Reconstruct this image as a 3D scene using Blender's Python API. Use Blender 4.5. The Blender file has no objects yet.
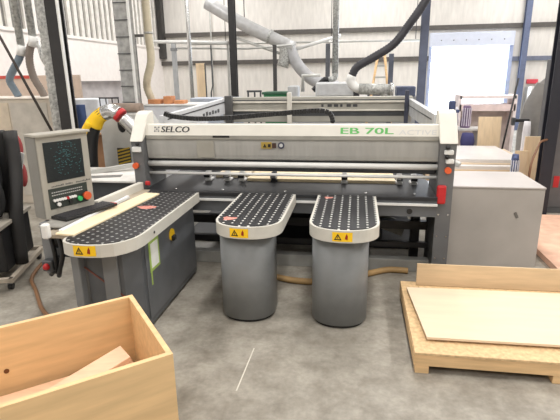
import bpy, bmesh, math, random
from mathutils import Vector, Matrix

random.seed(7)
S = bpy.context.scene
COL = S.collection

# ------------------------------------------------------------------ camera
YAW, PITCH, ROLL, FPX, CAMZ = 0.1611677, 0.2776917, 0.0152135, 473.605, 2.1746
_cy, _sy, _cp, _sp = math.cos(YAW), math.sin(YAW), math.cos(PITCH), math.sin(PITCH)
_f = Vector((-_sy * _cp, _cy * _cp, -_sp))
_r = Vector((_cy, _sy, 0))
_d = _f.cross(_r)
_c, _s = math.cos(ROLL), math.sin(ROLL)
_r2 = _c * _r + _s * _d
_d2 = -_s * _r + _c * _d
cam = bpy.data.cameras.new('camera')
cam.sensor_width = 36
cam.lens = FPX / 560 * 36
cam.clip_end = 200
camo = bpy.data.objects.new('camera', cam)
COL.objects.link(camo)
camo.matrix_world = Matrix(((_r2.x, -_d2.x, -_f.x, 0), (_r2.y, -_d2.y, -_f.y, 0), (_r2.z, -_d2.z, -_f.z, CAMZ), (0, 0, 0, 1)))
S.camera = camo

# ------------------------------------------------------------------ world, lamps, exposure
S.view_settings.view_transform = 'Standard'
S.view_settings.look = 'None'
S.view_settings.gamma = 1
S.view_settings.use_curve_mapping = False
S.view_settings.exposure = 0.0
W = bpy.data.worlds.new('sky')
S.world = W
W.use_nodes = True
_bg = W.node_tree.nodes['Background']
_bg.inputs['Color'].default_value = (0.80, 0.88, 1.0, 1)
_bg.inputs['Strength'].default_value = 6.0


def area(name, loc, sx, sy, power, col=(1, 1, 1), rot=(0, 0, 0)):
    l = bpy.data.lights.new(name, 'AREA')
    l.shape = 'RECTANGLE'
    l.size, l.size_y, l.energy, l.color = sx, sy, power, col
    o = bpy.data.objects.new(name, l)
    o.location = loc
    o.rotation_euler = rot
    COL.objects.link(o)


LAMP = 185
for _x in (-5.5, 0.3, 6):
    for _y in (-3, 2.2, 7.4, 12.6, 17.4):
        k = 1.0 if _y < 10 else 0.85
        area('ceiling_lamp', (_x, _y, 6.6), 0.6, 2.6, LAMP * k, (1, 0.965, 0.92) if _y < 10 else (1, 0.98, 0.96))
area('door_daylight', (4.2, 19.9, 1.7), 2.7, 3.0, 260, (0.82, 0.9, 1.0), (math.radians(-90), 0, 0))


# ------------------------------------------------------------------ materials
def lin(c):
    return tuple((x / 12.92 if x <= 0.04045 else ((x + 0.055) / 1.055) ** 2.4) for x in (v / 255 for v in c))


def mat(name, rgb, rough=0.55, metal=0.0, var=0.06, scale=6.0, bump=0.0, emit=None, spec=0.5, stretch=None):
    m = bpy.data.materials.new(name)
    m.use_nodes = True
    nt = m.node_tree
    b = nt.nodes['Principled BSDF']
    b.inputs['Roughness'].default_value = rough
    b.inputs['Metallic'].default_value = metal
    b.inputs['Specular IOR Level'].default_value = spec
    c = lin(rgb)
    tc = nt.nodes.new('ShaderNodeTexCoord')
    mp = nt.nodes.new('ShaderNodeMapping')
    nt.links.new(tc.outputs['Object'], mp.inputs['Vector'])
    if stretch:
        mp.inputs['Scale'].default_value = stretch
    n = nt.nodes.new('ShaderNodeTexNoise')
    n.inputs['Scale'].default_value = scale
    n.inputs['Detail'].default_value = 5
    nt.links.new(mp.outputs['Vector'], n.inputs['Vector'])
    r = nt.nodes.new('ShaderNodeValToRGB')
    r.color_ramp.elements[0].position = 0.3
    r.color_ramp.elements[1].position = 0.7
    r.color_ramp.elements[0].color = tuple(max(0, x * (1 - 2.5 * var)) for x in c) + (1,)
    r.color_ramp.elements[1].color = tuple(min(1, x * (1 + 1.5 * var)) for x in c) + (1,)
    nt.links.new(n.outputs['Fac'], r.inputs['Fac'])
    nt.links.new(r.outputs['Color'], b.inputs['Base Color'])
    if bump:
        bp = nt.nodes.new('ShaderNodeBump')
        bp.inputs['Strength'].default_value = bump
        bp.inputs['Distance'].default_value = 0.01
        nt.links.new(n.outputs['Fac'], bp.inputs['Height'])
        nt.links.new(bp.outputs['Normal'], b.inputs['Normal'])
    if emit:
        b.inputs['Emission Color'].default_value = lin(rgb) + (1,)
        b.inputs['Emission Strength'].default_value = emit
    return m


def wood(name, rgb, dark=0.72, rough=0.6, axis='X', scale=3.0):
    st = {'X': (1, 9, 9), 'Y': (9, 1, 9), 'Z': (9, 9, 1)}[axis]
    return mat(name, rgb, rough, 0, (1 - dark) / 4, scale, 0.05, stretch=st)


def chips(name, rgb):
    m = mat(name, rgb, 0.7, 0, 0.10, 28, 0.1)
    return m


def concrete():
    m = bpy.data.materials.new('concrete_floor')
    m.use_nodes = True
    nt = m.node_tree
    b = nt.nodes['Principled BSDF']
    tc = nt.nodes.new('ShaderNodeTexCoord')
    cols = []
    for sc, det, e0, e1, c0, c1 in ((0.8, 6, 0.3, 0.7, (152, 148, 140), (188, 184, 176)), (4.0, 8, 0.34, 0.62, (204, 200, 194), (250, 248, 244)), (24, 4, 0.3, 0.7, (228, 228, 228), (255, 255, 255))):
        n = nt.nodes.new('ShaderNodeTexNoise')
        n.inputs['Scale'].default_value = sc
        n.inputs['Detail'].default_value = det
        n.inputs['Roughness'].default_value = 0.6
        nt.links.new(tc.outputs['Object'], n.inputs['Vector'])
        r = nt.nodes.new('ShaderNodeValToRGB')
        r.color_ramp.elements[0].position = e0
        r.color_ramp.elements[1].position = e1
        r.color_ramp.elements[0].color = lin(c0) + (1,)
        r.color_ramp.elements[1].color = lin(c1) + (1,)
        nt.links.new(n.outputs['Fac'], r.inputs['Fac'])
        cols.append(r)
    prev = cols[0].outputs['Color']
    for r in cols[1:]:
        mx = nt.nodes.new('ShaderNodeMix')
        mx.data_type = 'RGBA'
        mx.blend_type = 'MULTIPLY'
        mx.inputs[0].default_value = 1
        nt.links.new(prev, mx.inputs[6])
        nt.links.new(r.outputs['Color'], mx.inputs[7])
        prev = mx.outputs[2]
    nt.links.new(prev, b.inputs['Base Color'])
    b.inputs['Roughness'].default_value = 0.42
    b.inputs['Specular IOR Level'].default_value = 0.35
    return m


def dotted(name, base, dot, sx, sy, rad, stagger=False):
    """table cover with a regular field of pale air nozzles"""
    m = mat(name, base, 0.5, 0, 0.06, 5, spec=0.25)
    nt = m.node_tree
    b = nt.nodes['Principled BSDF']
    src = b.inputs['Base Color'].links[0].from_socket
    tc = nt.nodes.new('ShaderNodeTexCoord')
    sep = nt.nodes.new('ShaderNodeSeparateXYZ')
    nt.links.new(tc.outputs['Object'], sep.inputs[0])

    def M(op, a, bb=None):
        n = nt.nodes.new('ShaderNodeMath')
        n.operation = op
        for i, v in enumerate((a, bb)):
            if v is None:
                continue
            if isinstance(v, (int, float)):
                n.inputs[i].default_value = v
            else:
                nt.links.new(v, n.inputs[i])
        return n.outputs[0]
    u = M('DIVIDE', sep.outputs[0], sx)
    v = M('DIVIDE', sep.outputs[1], sy)
    if stagger:
        odd = M('MULTIPLY', M('MODULO', M('FLOOR', M('ADD', u, 100.0)), 2.0), 0.5)
        v = M('ADD', v, odd)
    fu = M('MULTIPLY', M('SUBTRACT', M('FRACT', M('ADD', u, 100.0)), 0.5), sx)
    fv = M('MULTIPLY', M('SUBTRACT', M('FRACT', M('ADD', v, 100.0)), 0.5), sy)
    d2 = M('ADD', M('MULTIPLY', fu, fu), M('MULTIPLY', fv, fv))
    fac = M('LESS_THAN', d2, rad * rad)
    mx = nt.nodes.new('ShaderNodeMix')
    mx.data_type = 'RGBA'
    nt.links.new(fac, mx.inputs[0])
    nt.links.new(src, mx.inputs[6])
    mx.inputs[7].default_value = lin(dot) + (1,)
    nt.links.new(mx.outputs[2], b.inputs['Base Color'])
    return m


def ribbed(name, rgb, period, rough=0.4, amt=0.16, axis='X', bump=0.2):
    """fine upright ribs (wave) over a base colour"""
    m = mat(name, rgb, rough, 0, 0.04, 3, stretch=(3, 1, 0.6))
    nt = m.node_tree
    b = nt.nodes['Principled BSDF']
    tc = nt.nodes.new('ShaderNodeTexCoord')
    w = nt.nodes.new('ShaderNodeTexWave')
    w.bands_direction = axis
    w.inputs['Scale'].default_value = 0.314 / period
    nt.links.new(tc.outputs['Object'], w.inputs['Vector'])
    bp = nt.nodes.new('ShaderNodeBump')
    bp.inputs['Strength'].default_value = bump
    bp.inputs['Distance'].default_value = 0.02
    nt.links.new(w.outputs['Fac'], bp.inputs['Height'])
    nt.links.new(bp.outputs['Normal'], b.inputs['Normal'])
    return m


MT = {}


def m_(key, *a, **k):
    if key not in MT:
        MT[key] = mat(key, *a, **k)
    return MT[key]


M_CREAM = m_('cream_paint', (214, 211, 202), 0.4, var=0.02)
M_RIM = m_('rim_cream_plastic', (200, 198, 190), 0.45, var=0.03)
M_GREY = m_('mid_grey_paint', (122, 124, 126), 0.42, var=0.04)
M_PED = m_('pedestal_grey_paint', (128, 131, 133), 0.38, var=0.05)
M_DKGREY = m_('dark_grey_paint', (72, 74, 77), 0.45, var=0.06)
M_APRON = m_('apron_grey_paint', (96, 99, 103), 0.4, var=0.05)
M_BLACK = m_('black_plastic', (26, 26, 28), 0.45, var=0.1)
M_DARK = m_('dark_steel', (44, 44, 46), 0.55, var=0.1)  # plain dark steel; also the shade tone of the added sheets under the saw
M_CHROME = m_('brushed_steel', (205, 206, 206), 0.25, metal=0.85, var=0.04)
M_ALU = m_('pale_aluminium', (190, 190, 186), 0.4, metal=0.3, var=0.05)
M_GALV = m_('galvanised_sheet', (182, 183, 180), 0.45, metal=0.3, var=0.2, scale=22)
M_WHITE = m_('white_paint', (222, 222, 220), 0.5, var=0.02)
M_YEL = m_('warning_yellow', (246, 200, 30), 0.5, var=0.02)
M_RED = m_('signal_red', (190, 36, 40), 0.45, var=0.05)
M_ORANGE = m_('button_orange', (222, 96, 50), 0.4, var=0.05)
M_GREEN = m_('print_green', (92, 178, 92), 0.5, var=0.03)
M_PINK = m_('worn_pink_print', (214, 140, 128), 0.6, var=0.16, scale=40)
M_PALEGREY = m_('print_pale_grey', (196, 197, 196), 0.5, var=0.02)
M_CRATE = wood('crate_plywood', (222, 188, 140), 0.8, axis='X', scale=2.2)
M_PLANK = wood('pink_beech', (232, 192, 160), 0.82, axis='X')
M_PINE = wood('pine', (226, 190, 142), 0.7, axis='X')
M_BIRCH = wood('pale_birch_sheet', (226, 206, 180), 0.88, axis='X', scale=1.6)
M_TAN = wood('tan_board', (212, 186, 150), 0.8, axis='X')
M_TANV = wood('tan_upright_board', (228, 204, 170), 0.84, axis='Z')
M_OSB = chips('chipboard', (216, 184, 140))
M_CREAMBOARD = wood('cream_board', (244, 226, 190), 0.9, axis='Y')


# ------------------------------------------------------------------ mesh builder
class G:
    def __init__(self):
        self.bm = bmesh.new()
        self.mi = 0

    def m(self, i):
        self.mi = i
        return self

    def _fin(self, faces, smooth=False):
        for f in faces:
            f.material_index = self.mi
            f.smooth = smooth

    def box(self, x0, x1, y0, y1, z0, z1, bev=0.0, rz=0.0, seg=1):
        n = set(self.bm.faces)
        r = bmesh.ops.create_cube(self.bm, size=1)
        vs = r['verts']
        bmesh.ops.scale(self.bm, vec=(x1 - x0, y1 - y0, z1 - z0), verts=vs)
        if bev:
            es = list({e for v in vs for e in v.link_edges})
            b = bmesh.ops.bevel(self.bm, geom=es, offset=bev, segments=seg, affect='EDGES', profile=0.5)
            vs = list({v for f in self.bm.faces if f not in n for v in f.verts})
        if rz:
            bmesh.ops.rotate(self.bm, cent=(0, 0, 0), matrix=Matrix.Rotation(rz, 3, 'Z'), verts=vs)
        bmesh.ops.translate(self.bm, vec=((x0 + x1) / 2, (y0 + y1) / 2, (z0 + z1) / 2), verts=vs)
        self._fin([f for f in self.bm.faces if f not in n])
        return self

    def obox(self, c, ex, ey, ez, sx, sy, sz, bev=0.0):
        """box with its own axes"""
        n = set(self.bm.faces)
        vs = bmesh.ops.create_cube(self.bm, size=1)['verts']
        bmesh.ops.scale(self.bm, vec=(sx, sy, sz), verts=vs)
        if bev:
            es = list({e for v in vs for e in v.link_edges})
            bmesh.ops.bevel(self.bm, geom=es, offset=bev, segments=2, affect='EDGES', profile=0.5)
            vs = list({v for f in self.bm.faces if f not in n for v in f.verts})
        ex, ey, ez = Vector(ex).normalized(), Vector(ey).normalized(), Vector(ez).normalized()
        mm = Matrix((ex, ey, ez)).transposed().to_4x4()
        mm.translation = Vector(c)
        bmesh.ops.transform(self.bm, matrix=mm, verts=vs)
        self._fin([f for f in self.bm.faces if f not in n])
        return self

    def prism(self, poly, axis, a, b, smooth=False):
        """poly: 2D points; axis 'X' -> (y,z), 'Y' -> (x,z), 'Z' -> (x,y)"""
        def P(p, t):
            return {'X': (t, p[0], p[1]), 'Y': (p[0], t, p[1]), 'Z': (p[0], p[1], t)}[axis]
        va = [self.bm.verts.new(P(p, a)) for p in poly]
        vb = [self.bm.verts.new(P(p, b)) for p in poly]
        fs = [self.bm.faces.new(va), self.bm.faces.new(vb[::-1])]
        k = len(poly)
        ss = []
        for i in range(k):
            ss.append(self.bm.faces.new((va[i], vb[i], vb[(i + 1) % k], va[(i + 1) % k])))
        self._fin(fs)
        self._fin(ss, smooth)
        bmesh.ops.recalc_face_normals(self.bm, faces=fs + ss)
        return self

    def tube(self, pts, r, n=12, ribs=0, smooth=True, cap=True):
        pts = [Vector(p) for p in pts]
        rr = r if isinstance(r, (list, tuple)) else [r] * len(pts)
        rings = []
        up = Vector((0.13, 0.21, 0.97)).normalized()
        prev = None
        for i, p in enumerate(pts):
            t = (pts[min(i + 1, len(pts) - 1)] - pts[max(i - 1, 0)]).normalized()
            a = up if prev is None else prev
            u = (a - t * a.dot(t))
            if u.length < 1e-4:
                u = Vector((1, 0, 0)) - t * t.x
            u.normalize()
            prev = u
            v = t.cross(u)
            rings.append([self.bm.verts.new(p + (u * math.cos(2 * math.pi * k / n) + v * math.sin(2 * math.pi * k / n)) * rr[i]) for k in range(n)])
        fs = []
        for a, b in zip(rings, rings[1:]):
            for k in range(n):
                fs.append(self.bm.faces.new((a[k], a[(k + 1) % n], b[(k + 1) % n], b[k])))
        self._fin(fs, smooth)
        if cap:
            cs = [self.bm.faces.new(rings[0][::-1]), self.bm.faces.new(rings[-1])]
            self._fin(cs)
            fs += cs
        bmesh.ops.recalc_face_normals(self.bm, faces=fs)
        return self

    def hose(self, pts, r, n=12, pitch=0.03, amp=0.08):
        """corrugated hose through smoothed points"""
        q = smooth_path(pts, max(0.004, pitch / 2))
        return self.tube(q, [r * (1 + (amp if i % 2 else -amp)) for i in range(len(q))], n)

    def sphere(self, c, r, sx=1, sy=1, sz=1, seg=14):
        n = set(self.bm.faces)
        vs = bmesh.ops.create_uvsphere(self.bm, u_segments=seg, v_segments=max(6, seg // 2), radius=r)['verts']
        bmesh.ops.scale(self.bm, vec=(sx, sy, sz), verts=vs)
        bmesh.ops.translate(self.bm, vec=c, verts=vs)
        self._fin([f for f in self.bm.faces if f not in n], True)
        return self

    def poly(self, pts):
        f = self.bm.faces.new([self.bm.verts.new(p) for p in pts])
        self._fin([f])
        return self


def smooth_path(pts, step):
    pts = [Vector(p) for p in pts]
    if len(pts) == 2:
        k = max(2, int((pts[1] - pts[0]).length / step))
        return [pts[0].lerp(pts[1], i / k) for i in range(k + 1)]
    out = []
    P = [pts[0] * 2 - pts[1]] + pts + [pts[-1] * 2 - pts[-2]]
    for i in range(1, len(P) - 2):
        a, b, c, d = P[i - 1:i + 3]
        k = max(2, int((c - b).length / step))
        for j in range(k):
            t = j / k
            out.append(0.5 * ((2 * b) + (c - a) * t + (2 * a - 5 * b + 4 * c - d) * t * t + (3 * b - a - 3 * c + d) * t ** 3))
    out.append(pts[-1])
    return out


def tag(o, label, cat, group=None):
    o['label'] = label
    o['category'] = cat
    o['kind'] = 'thing'
    if group:
        o['group'] = group
    return o


def thing(name, label, cat, loc, rz=0.0, group=None):
    o = bpy.data.objects.new(name, None)
    COL.objects.link(o)
    o.empty_display_size = 0.1
    o.location = loc
    o.rotation_euler = (0, 0, rz)
    return tag(o, label, cat, group)


def world_of(o):
    """rest matrix of an empty or a mesh (locations only, plus z turn)"""
    m = Matrix.Translation(o.location) @ Matrix.Rotation(o.rotation_euler.z, 4, 'Z')
    return world_of(o.parent) @ m if o.parent else m


def put(name, g, mats, parent=None, local=False, origin=None):
    """link the collected shapes as ONE mesh object; coordinates are world unless local"""
    if not isinstance(mats, (list, tuple)):
        mats = [mats]
    me = bpy.data.meshes.new(name)
    bm = g.bm
    o = bpy.data.objects.new(name, me)
    COL.objects.link(o)
    if parent is not None:
        o.parent = parent
        if not local:
            bmesh.ops.transform(bm, matrix=world_of(parent).inverted(), verts=bm.verts)
    elif not local:
        if origin is None:
            xs = [v.co for v in bm.verts]
            origin = (sum(v.x for v in xs) / len(xs), sum(v.y for v in xs) / len(xs), min(v.z for v in xs))
        bmesh.ops.translate(bm, vec=-Vector(origin), verts=bm.verts)
        o.location = origin
    bm.to_mesh(me)
    bm.free()
    for m in mats:
        me.materials.append(m)
    return o


def solo(name, g, mats, label, cat, group=None):
    return tag(put(name, g, mats), label, cat, group)


def struct(name, g, mats, parent=None):
    o = put(name, g, mats, parent, origin=(0, 0, 0))
    o['kind'] = 'structure'
    return o


def text_polys(s):
    """triangles of a line of lettering, scaled to a unit box; returns verts, faces"""
    cu = bpy.data.curves.new('lettering', 'FONT')
    cu.body = s
    cu.resolution_u = 3
    ob = bpy.data.objects.new('lettering', cu)
    COL.objects.link(ob)
    dg = bpy.context.evaluated_depsgraph_get()
    me = bpy.data.meshes.new_from_object(ob.evaluated_get(dg))
    vs = [v.co.copy() for v in me.vertices]
    fs = [tuple(p.vertices) for p in me.polygons]
    bpy.data.objects.remove(ob)
    bpy.data.curves.remove(cu)
    bpy.data.meshes.remove(me)
    x0, x1 = min(v.x for v in vs), max(v.x for v in vs)
    y0, y1 = min(v.y for v in vs), max(v.y for v in vs)
    return [((v.x - x0) / (x1 - x0), (v.y - y0) / (y1 - y0)) for v in vs], fs


def lettering(name, s, m, parent, o, ex, ey, w, h, shear=0.0):
    vs, fs = text_polys(s)
    o, ex, ey = Vector(o), Vector(ex).normalized(), Vector(ey).normalized()
    g = G()
    bv = [g.bm.verts.new(o + ex * (x * w + shear * y * h) + ey * (y * h)) for x, y in vs]
    for f in fs:
        try:
            g.bm.faces.new([bv[i] for i in f])
        except ValueError:
            pass
    return put(name, g, m, parent)


def warning_label(parent, surf, w, h, name='warning_label'):
    """yellow plate with a black triangle pictogram and a hand/flame mark; surf(s,t,e) -> world point"""
    g = G()
    n = 8

    def quad(a, b, c, d, e):
        g.poly([surf(*p, e) for p in (a, b, c, d)])
    for i in range(n):
        s0, s1 = -w / 2 + w * i / n, -w / 2 + w * (i + 1) / n
        quad((s0, 0), (s1, 0), (s1, h), (s0, h), 0.002)
    g.m(1)
    cx, k = -w * 0.22, h * 0.42
    tri = [(cx - k * 0.95, h * 0.16), (cx + k * 0.95, h * 0.16), (cx, h * 0.86)]
    inn = [(cx - k * 0.55, h * 0.27), (cx + k * 0.55, h * 0.27), (cx, h * 0.66)]
    for i in range(3):
        j = (i + 1) % 3
        quad(tri[i], tri[j], inn[j], inn[i], 0.0035)
    quad((cx - k * .1, h * .38), (cx + k * .1, h * .38), (cx + k * .1, h * .56), (cx - k * .1, h * .56), 0.0035)
    quad((cx - k * .1, h * .3), (cx + k * .1, h * .3), (cx + k * .1, h * .35), (cx - k * .1, h * .35), 0.0035)
    g.m(2)
    dx = w * 0.2
    pts = [(dx - k * .35, h * .3), (dx + k * .3, h * .2), (dx + k * .35, h * .6), (dx + k * .1, h * .88), (dx - k * .2, h * .62)]
    g.poly([surf(*p, 0.0035) for p in pts])
    return put(name, g, [M_YEL, M_BLACK, m_('pictogram_red', (150, 40, 20), 0.5)], parent)


# ================================================================== SETTING
XL, XR, YB, YF, ZC = -8.2, 8.6, 20.0, -8.0, 7.2
struct('floor', G().box(XL - .2, XR + .2, YF, YB + .3, -0.2, 0), concrete())
struct('trim_1', G().obox((-0.79, 3.10, 0.0012), (0.02, 1, 0), (-1, 0.02, 0), (0, 0, 1), 0.56, 0.009, 0.0024), m_('pale_joint_filler', (204, 200, 190), 0.6))
wallw = ribbed('white_wall_sheet', (226, 222, 216), 0.30, 0.6, bump=0.12)
DX0, DX1, DZ = 2.78, 5.58, 3.12
struct('wall_back', G().box(XL, DX0, YB, YB + .2, 0, ZC).box(DX1, XR, YB, YB + .2, 0, ZC).box(DX0, DX1, YB, YB + .2, DZ, ZC), wallw)
gl = G().box(XL - .2, XL, YF, YB, 0, 3.28)
gl.box(XL - .2, XL + .04, YF, YB, 3.28, 3.36)
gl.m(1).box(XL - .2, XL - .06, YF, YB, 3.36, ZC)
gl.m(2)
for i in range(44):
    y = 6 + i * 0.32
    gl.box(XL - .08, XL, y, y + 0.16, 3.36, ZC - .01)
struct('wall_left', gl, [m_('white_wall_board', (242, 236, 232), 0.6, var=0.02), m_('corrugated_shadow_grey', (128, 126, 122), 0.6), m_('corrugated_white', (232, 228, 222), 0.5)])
struct('wall_right', G().box(XR, XR + .2, YF, YB, 0, ZC), m_('white_wall_right', (225, 223, 220), 0.6, var=0.02))
struct('wall_front', G().box(XL, XR, YF - .2, YF, 0, ZC), m_('white_wall_front', (205, 203, 200), 0.6, var=0.02))
struct('ceiling', G().box(XL, XR, YF, YB, ZC, ZC + .2), m_('white_ceiling_liner', (235, 235, 235), 0.7, var=0.02))
girt = m_('dark_girt_steel', (92, 88, 84), 0.6)
struct('trim_2', G().box(XL, DX0 - .05, YB - .12, YB, 2.62, 2.79), girt)
struct('trim_3', G().box(DX1 + .1, XR, YB - .12, YB, 2.56, 2.72), m_('blue_grey_girt', (112, 118, 136), 0.6))
struct('trim_4', G().box(XL, XR, YB - .12, YB, 3.74, 3.90), girt)
struct('trim_5', G().box(XL, XL + .22, YB - .3, YB, 2.9, ZC), m_('corner_post_dark', (62, 60, 58), 0.6))
# roller door: pale header housing and jambs round the daylight opening
gd = G().box(DX0 - .12, DX1 + .12, YB - .30, YB - .02, DZ, DZ + .5, .02)
door = struct('door_1', gd, m_('pale_blue_header', (206, 212, 228), 0.5, var=0.02))
gj = G().box(DX0 - .1, DX0, YB - .14, YB, 0, DZ).box(DX1, DX1 + .14, YB - .14, YB, 0, DZ)
put('door_frame', gj, m_('pale_blue_jamb', (170, 182, 214), 0.5), door)
gr = G()
for k in range(6):
    gr.sphere((DX0 + .3 + k * .45, YB - .30, DZ + .22), 0.022)
put('rivet', gr, M_DKGREY, door)
struct('ground', G().box(-12, 20, YB + .2, 60, -0.3, -0.05), m_('pale_yard', (225, 225, 222), 0.8))

# ================================================================== BEAM SAW
SX0, SX1 = -2.36, 0.84
saw = thing('beam_saw', 'long grey and cream panel saw with lettered cover strip spanning the hall', 'machine', (-0.76, 5.1, 0))
# bed
put('main_table', G().box(SX0, SX1, 4.87, 8.3, 0.905, 0.95, .006), m_('bed_black', (46, 47, 50), 0.45, var=0.08, spec=.3), saw)
put('front_apron', G().box(SX0, SX1, 4.885, 4.93, 0.735, 0.904), M_APRON, saw)
put('ledge_strip', G().box(SX0, SX1, 4.85, 4.885, 0.858, 0.878), M_WHITE, saw)
g = G()
for x in (-2.0, -1.45, -0.75, 0.12, 0.62):
    g.tube([(x, 4.98, .949), (x, 4.98, .957)], .016, 10)
put('table_screw', g, M_CHROME, saw)
put('apron_hole', G().tube([(0.57, 4.886, .79), (0.57, 4.880, .79)], .03, 14), M_BLACK, saw)
# substructure
put('base_rail', G().box(SX0, SX1 + .02, 5.16, 5.28, 0.0, 0.14, .004), m_('base_rail_grey', (150, 150, 146), 0.5), saw)
for x in (-2.2, -1.3, 0.0, 0.72):
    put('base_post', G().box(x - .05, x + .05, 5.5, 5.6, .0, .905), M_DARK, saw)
put('shade_pan', G().box(SX0 + .02, SX1 - .02, 5.9, 7.9, 0, .03), M_DARK, saw)  # added dark floor sheet, deepens the shade under the saw
put('shade_back_sheet', G().box(SX0, SX1, 7.9, 7.95, 0, .905), M_DARK, saw)  # added dark sheet, blocks light and view through the space under the bed
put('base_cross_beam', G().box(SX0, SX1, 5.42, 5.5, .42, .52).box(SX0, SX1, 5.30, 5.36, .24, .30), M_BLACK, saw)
put('motor_trolley', G().box(-0.5, 0.35, 5.62, 6.3, .12, .7, .02), M_DARK, saw)
put('tilted_inner_guard', G().obox((-1.78, 5.7, .66), (1, 0, 0), (0, .8, .6), (0, -.6, .8), .62, .3, .01), m_('worn_beige_sheet', (176, 170, 152), 0.6, var=0.08), saw)
put('inner_chute', G().obox((0.42, 5.62, .42), (.8, 0, -.3), (0, 1, 0), (.3, 0, .8), .4, .02, .18), m_('dusty_sheet', (138, 134, 124), 0.6, var=0.15), saw)


def upright(x0, x1, right):
    # profile seen from the side: y, z ; the cap slopes back as it rises
    body = [(4.97, 0.0), (4.97, 1.22), (4.95, 1.50), (5.10, 1.60), (5.55, 1.60), (5.55, 0.0)]
    u = put('side_upright', G().prism(body, 'X', x0, x1), m_('upright_grey_paint', (104, 105, 107), 0.45, var=0.04), saw)
    a = G().prism([(4.935, 1.485), (5.10, 1.71), (5.16, 1.775), (5.22, 1.80), (5.31, 1.80), (5.31, 1.58), (5.12, 1.58), (4.965, 1.485)], 'X', x0 - .012, x1 + .012)
    bmesh.ops.bevel(a.bm, geom=[e for e in a.bm.edges], offset=.012, segments=2, affect='EDGES', profile=.5)
    put('end_cap', a, M_CREAM, saw)
    xm = (x0 + x1) / 2
    if right:
        put('clamp_lever', G().box(xm - .04, xm + .05, 4.925, 4.972, 1.375, 1.425, .008), M_WHITE, u)
        put('clamp_lever', G().box(xm - .02, xm + .06, 4.925, 4.972, 1.285, 1.335, .008), M_WHITE, u)
        put('lever_knob', G().sphere((xm - .01, 4.93, 1.45), .024).sphere((xm - .01, 4.93, 1.355), .024), M_BLACK, u)
        put('stop_button', G().tube([(xm + .01, 4.975, 1.215), (xm + .01, 4.93, 1.215)], .033, 16), M_ORANGE, u)
        put('red_handle', G().box(xm - .085, xm + .01, 4.93, 4.972, .86, 1.06, .02, seg=2), M_RED, u)
        g = G()
        for x in (x0 + .03, x1 - .03):
            for z in (.25, .5, .74):
                g.tube([(x, 4.971, z), (x, 4.966, z)], .008, 8)
        put('screw', g, M_CHROME, u)
    else:
        put('clamp_lever', G().box(xm - .05, xm + .05, 4.925, 4.972, 1.37, 1.43, .008), M_WHITE, u)
        put('lever_knob', G().sphere((xm + .02, 4.93, 1.46), .022), M_BLACK, u)
        put('stop_button', G().tube([(xm - .03, 4.975, 1.215), (xm - .03, 4.93, 1.215)], .034, 16), M_ORANGE, u)
        put('red_handle', G().box(xm + .06, xm + .12, 4.94, 4.972, .99, 1.04, .01), M_RED, u)


upright(-2.475, -2.35, False)
upright(0.845, 1.00, True)

# cover strip + grey curtain hood
HX0, HX1 = -2.345, 0.845
put('cover_strip', G().prism([(5.055, 1.545), (5.06, 1.555), (5.10, 1.655), (5.125, 1.668), (5.44, 1.63), (5.44, 1.545)], 'X', HX0, HX1), M_CREAM, saw)
hood = put('guard_curtain', G().prism([(5.085, 1.285), (5.075, 1.33), (5.068, 1.44), (5.068, 1.544), (5.4, 1.544), (5.4, 1.27), (5.11, 1.27)], 'X', HX0, HX1), ribbed('curtain_grey', (166, 165, 161), 0.05, 0.30, bump=0.07), saw)
put('curtain_lip', G().box(HX0, HX1, 5.055, 5.0685, 1.50, 1.544, .003), m_('curtain_lip_grey', (156, 154, 146), 0.35), saw)
put('pale_sheet', G().box(-1.75, -1.555, 5.058, 5.066, 1.30, 1.49), m_('translucent_sheet', (160, 157, 148), 0.3, var=.04), hood)
put('latch_slot', G().box(-1.56, -1.37, 5.05, 5.056, 1.522, 1.545, .002), M_BLACK, hood)
put('faded_sticker', G().box(-1.02, -0.905, 5.060, 5.066, 1.405, 1.475), m_('faded_yellow', (176, 150, 70), 0.5), hood)
put('sticker_print', G().prism([(-1.0, 1.417), (-.96, 1.417), (-.98, 1.46)], 'Y', 5.057, 5.061).box(-.945, -.915, 5.057, 5.061, 1.42, 1.455), M_BLACK, hood)
put('hand_mark', G().box(-.90, -.855, 5.060, 5.066, 1.41, 1.465, .004), m_('maroon_print', (70, 50, 44), 0.5), hood)
put('round_mark', G().tube([(-.80, 5.067, 1.44), (-.80, 5.060, 1.44)], .036, 20), m_('navy_print', (60, 64, 84), 0.5), hood)
put('round_mark_centre', G().tube([(-.80, 5.061, 1.44), (-.80, 5.058, 1.44)], .02, 16), M_PALEGREY, hood)
put('pressure_beam', G().box(HX0, HX1, 5.14, 5.36, 1.135, 1.272, .01), M_DKGREY, saw)
put('handrail', G().tube([(HX0, 5.085, 1.222), (HX1, 5.085, 1.222)], .031, 16), m_('handrail_satin', (222, 222, 220), .35, var=.02), saw)
put('lower_bar', G().tube([(HX0, 5.09, 1.112), (HX1, 5.09, 1.112)], .017, 12), m_('handrail_satin', (206, 206, 204), .35), saw)
put('rear_light_stop', G().box(HX0, HX1, 6.9, 6.95, .95, 1.28), m_('light_stop_grey', (120, 116, 108), .6), saw)  # added plate stopping light behind the gap, its grey lightened to brighten the gap
for i, x in enumerate((-1.76, -1.52, -1.34, -0.95, -0.12, 0.50, 0.66)):
    c = put('panel_clamp', G().box(x - .04, x + .04, 5.42, 5.56, .951, .975, .005).box(x - .03, x + .03, 5.40, 5.5, .975, 1.075, .012), M_WHITE if i not in (3,) else M_DARK, saw)
    put('clamp_jaw', G().tube([(x - .035, 5.39, 1.02), (x + .035, 5.39, 1.02)], .02, 10), M_CHROME if i % 2 else M_DARK, c)

# lettering on the strip (face leans back)
ex, ey = (1, 0, 0), Vector((0, .040, .10)).normalized()


def strip_pt(x, z):
    t = (z - 1.555) / .10
    return Vector((x, 5.06 + .040 * t - .0025, z))


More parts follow.
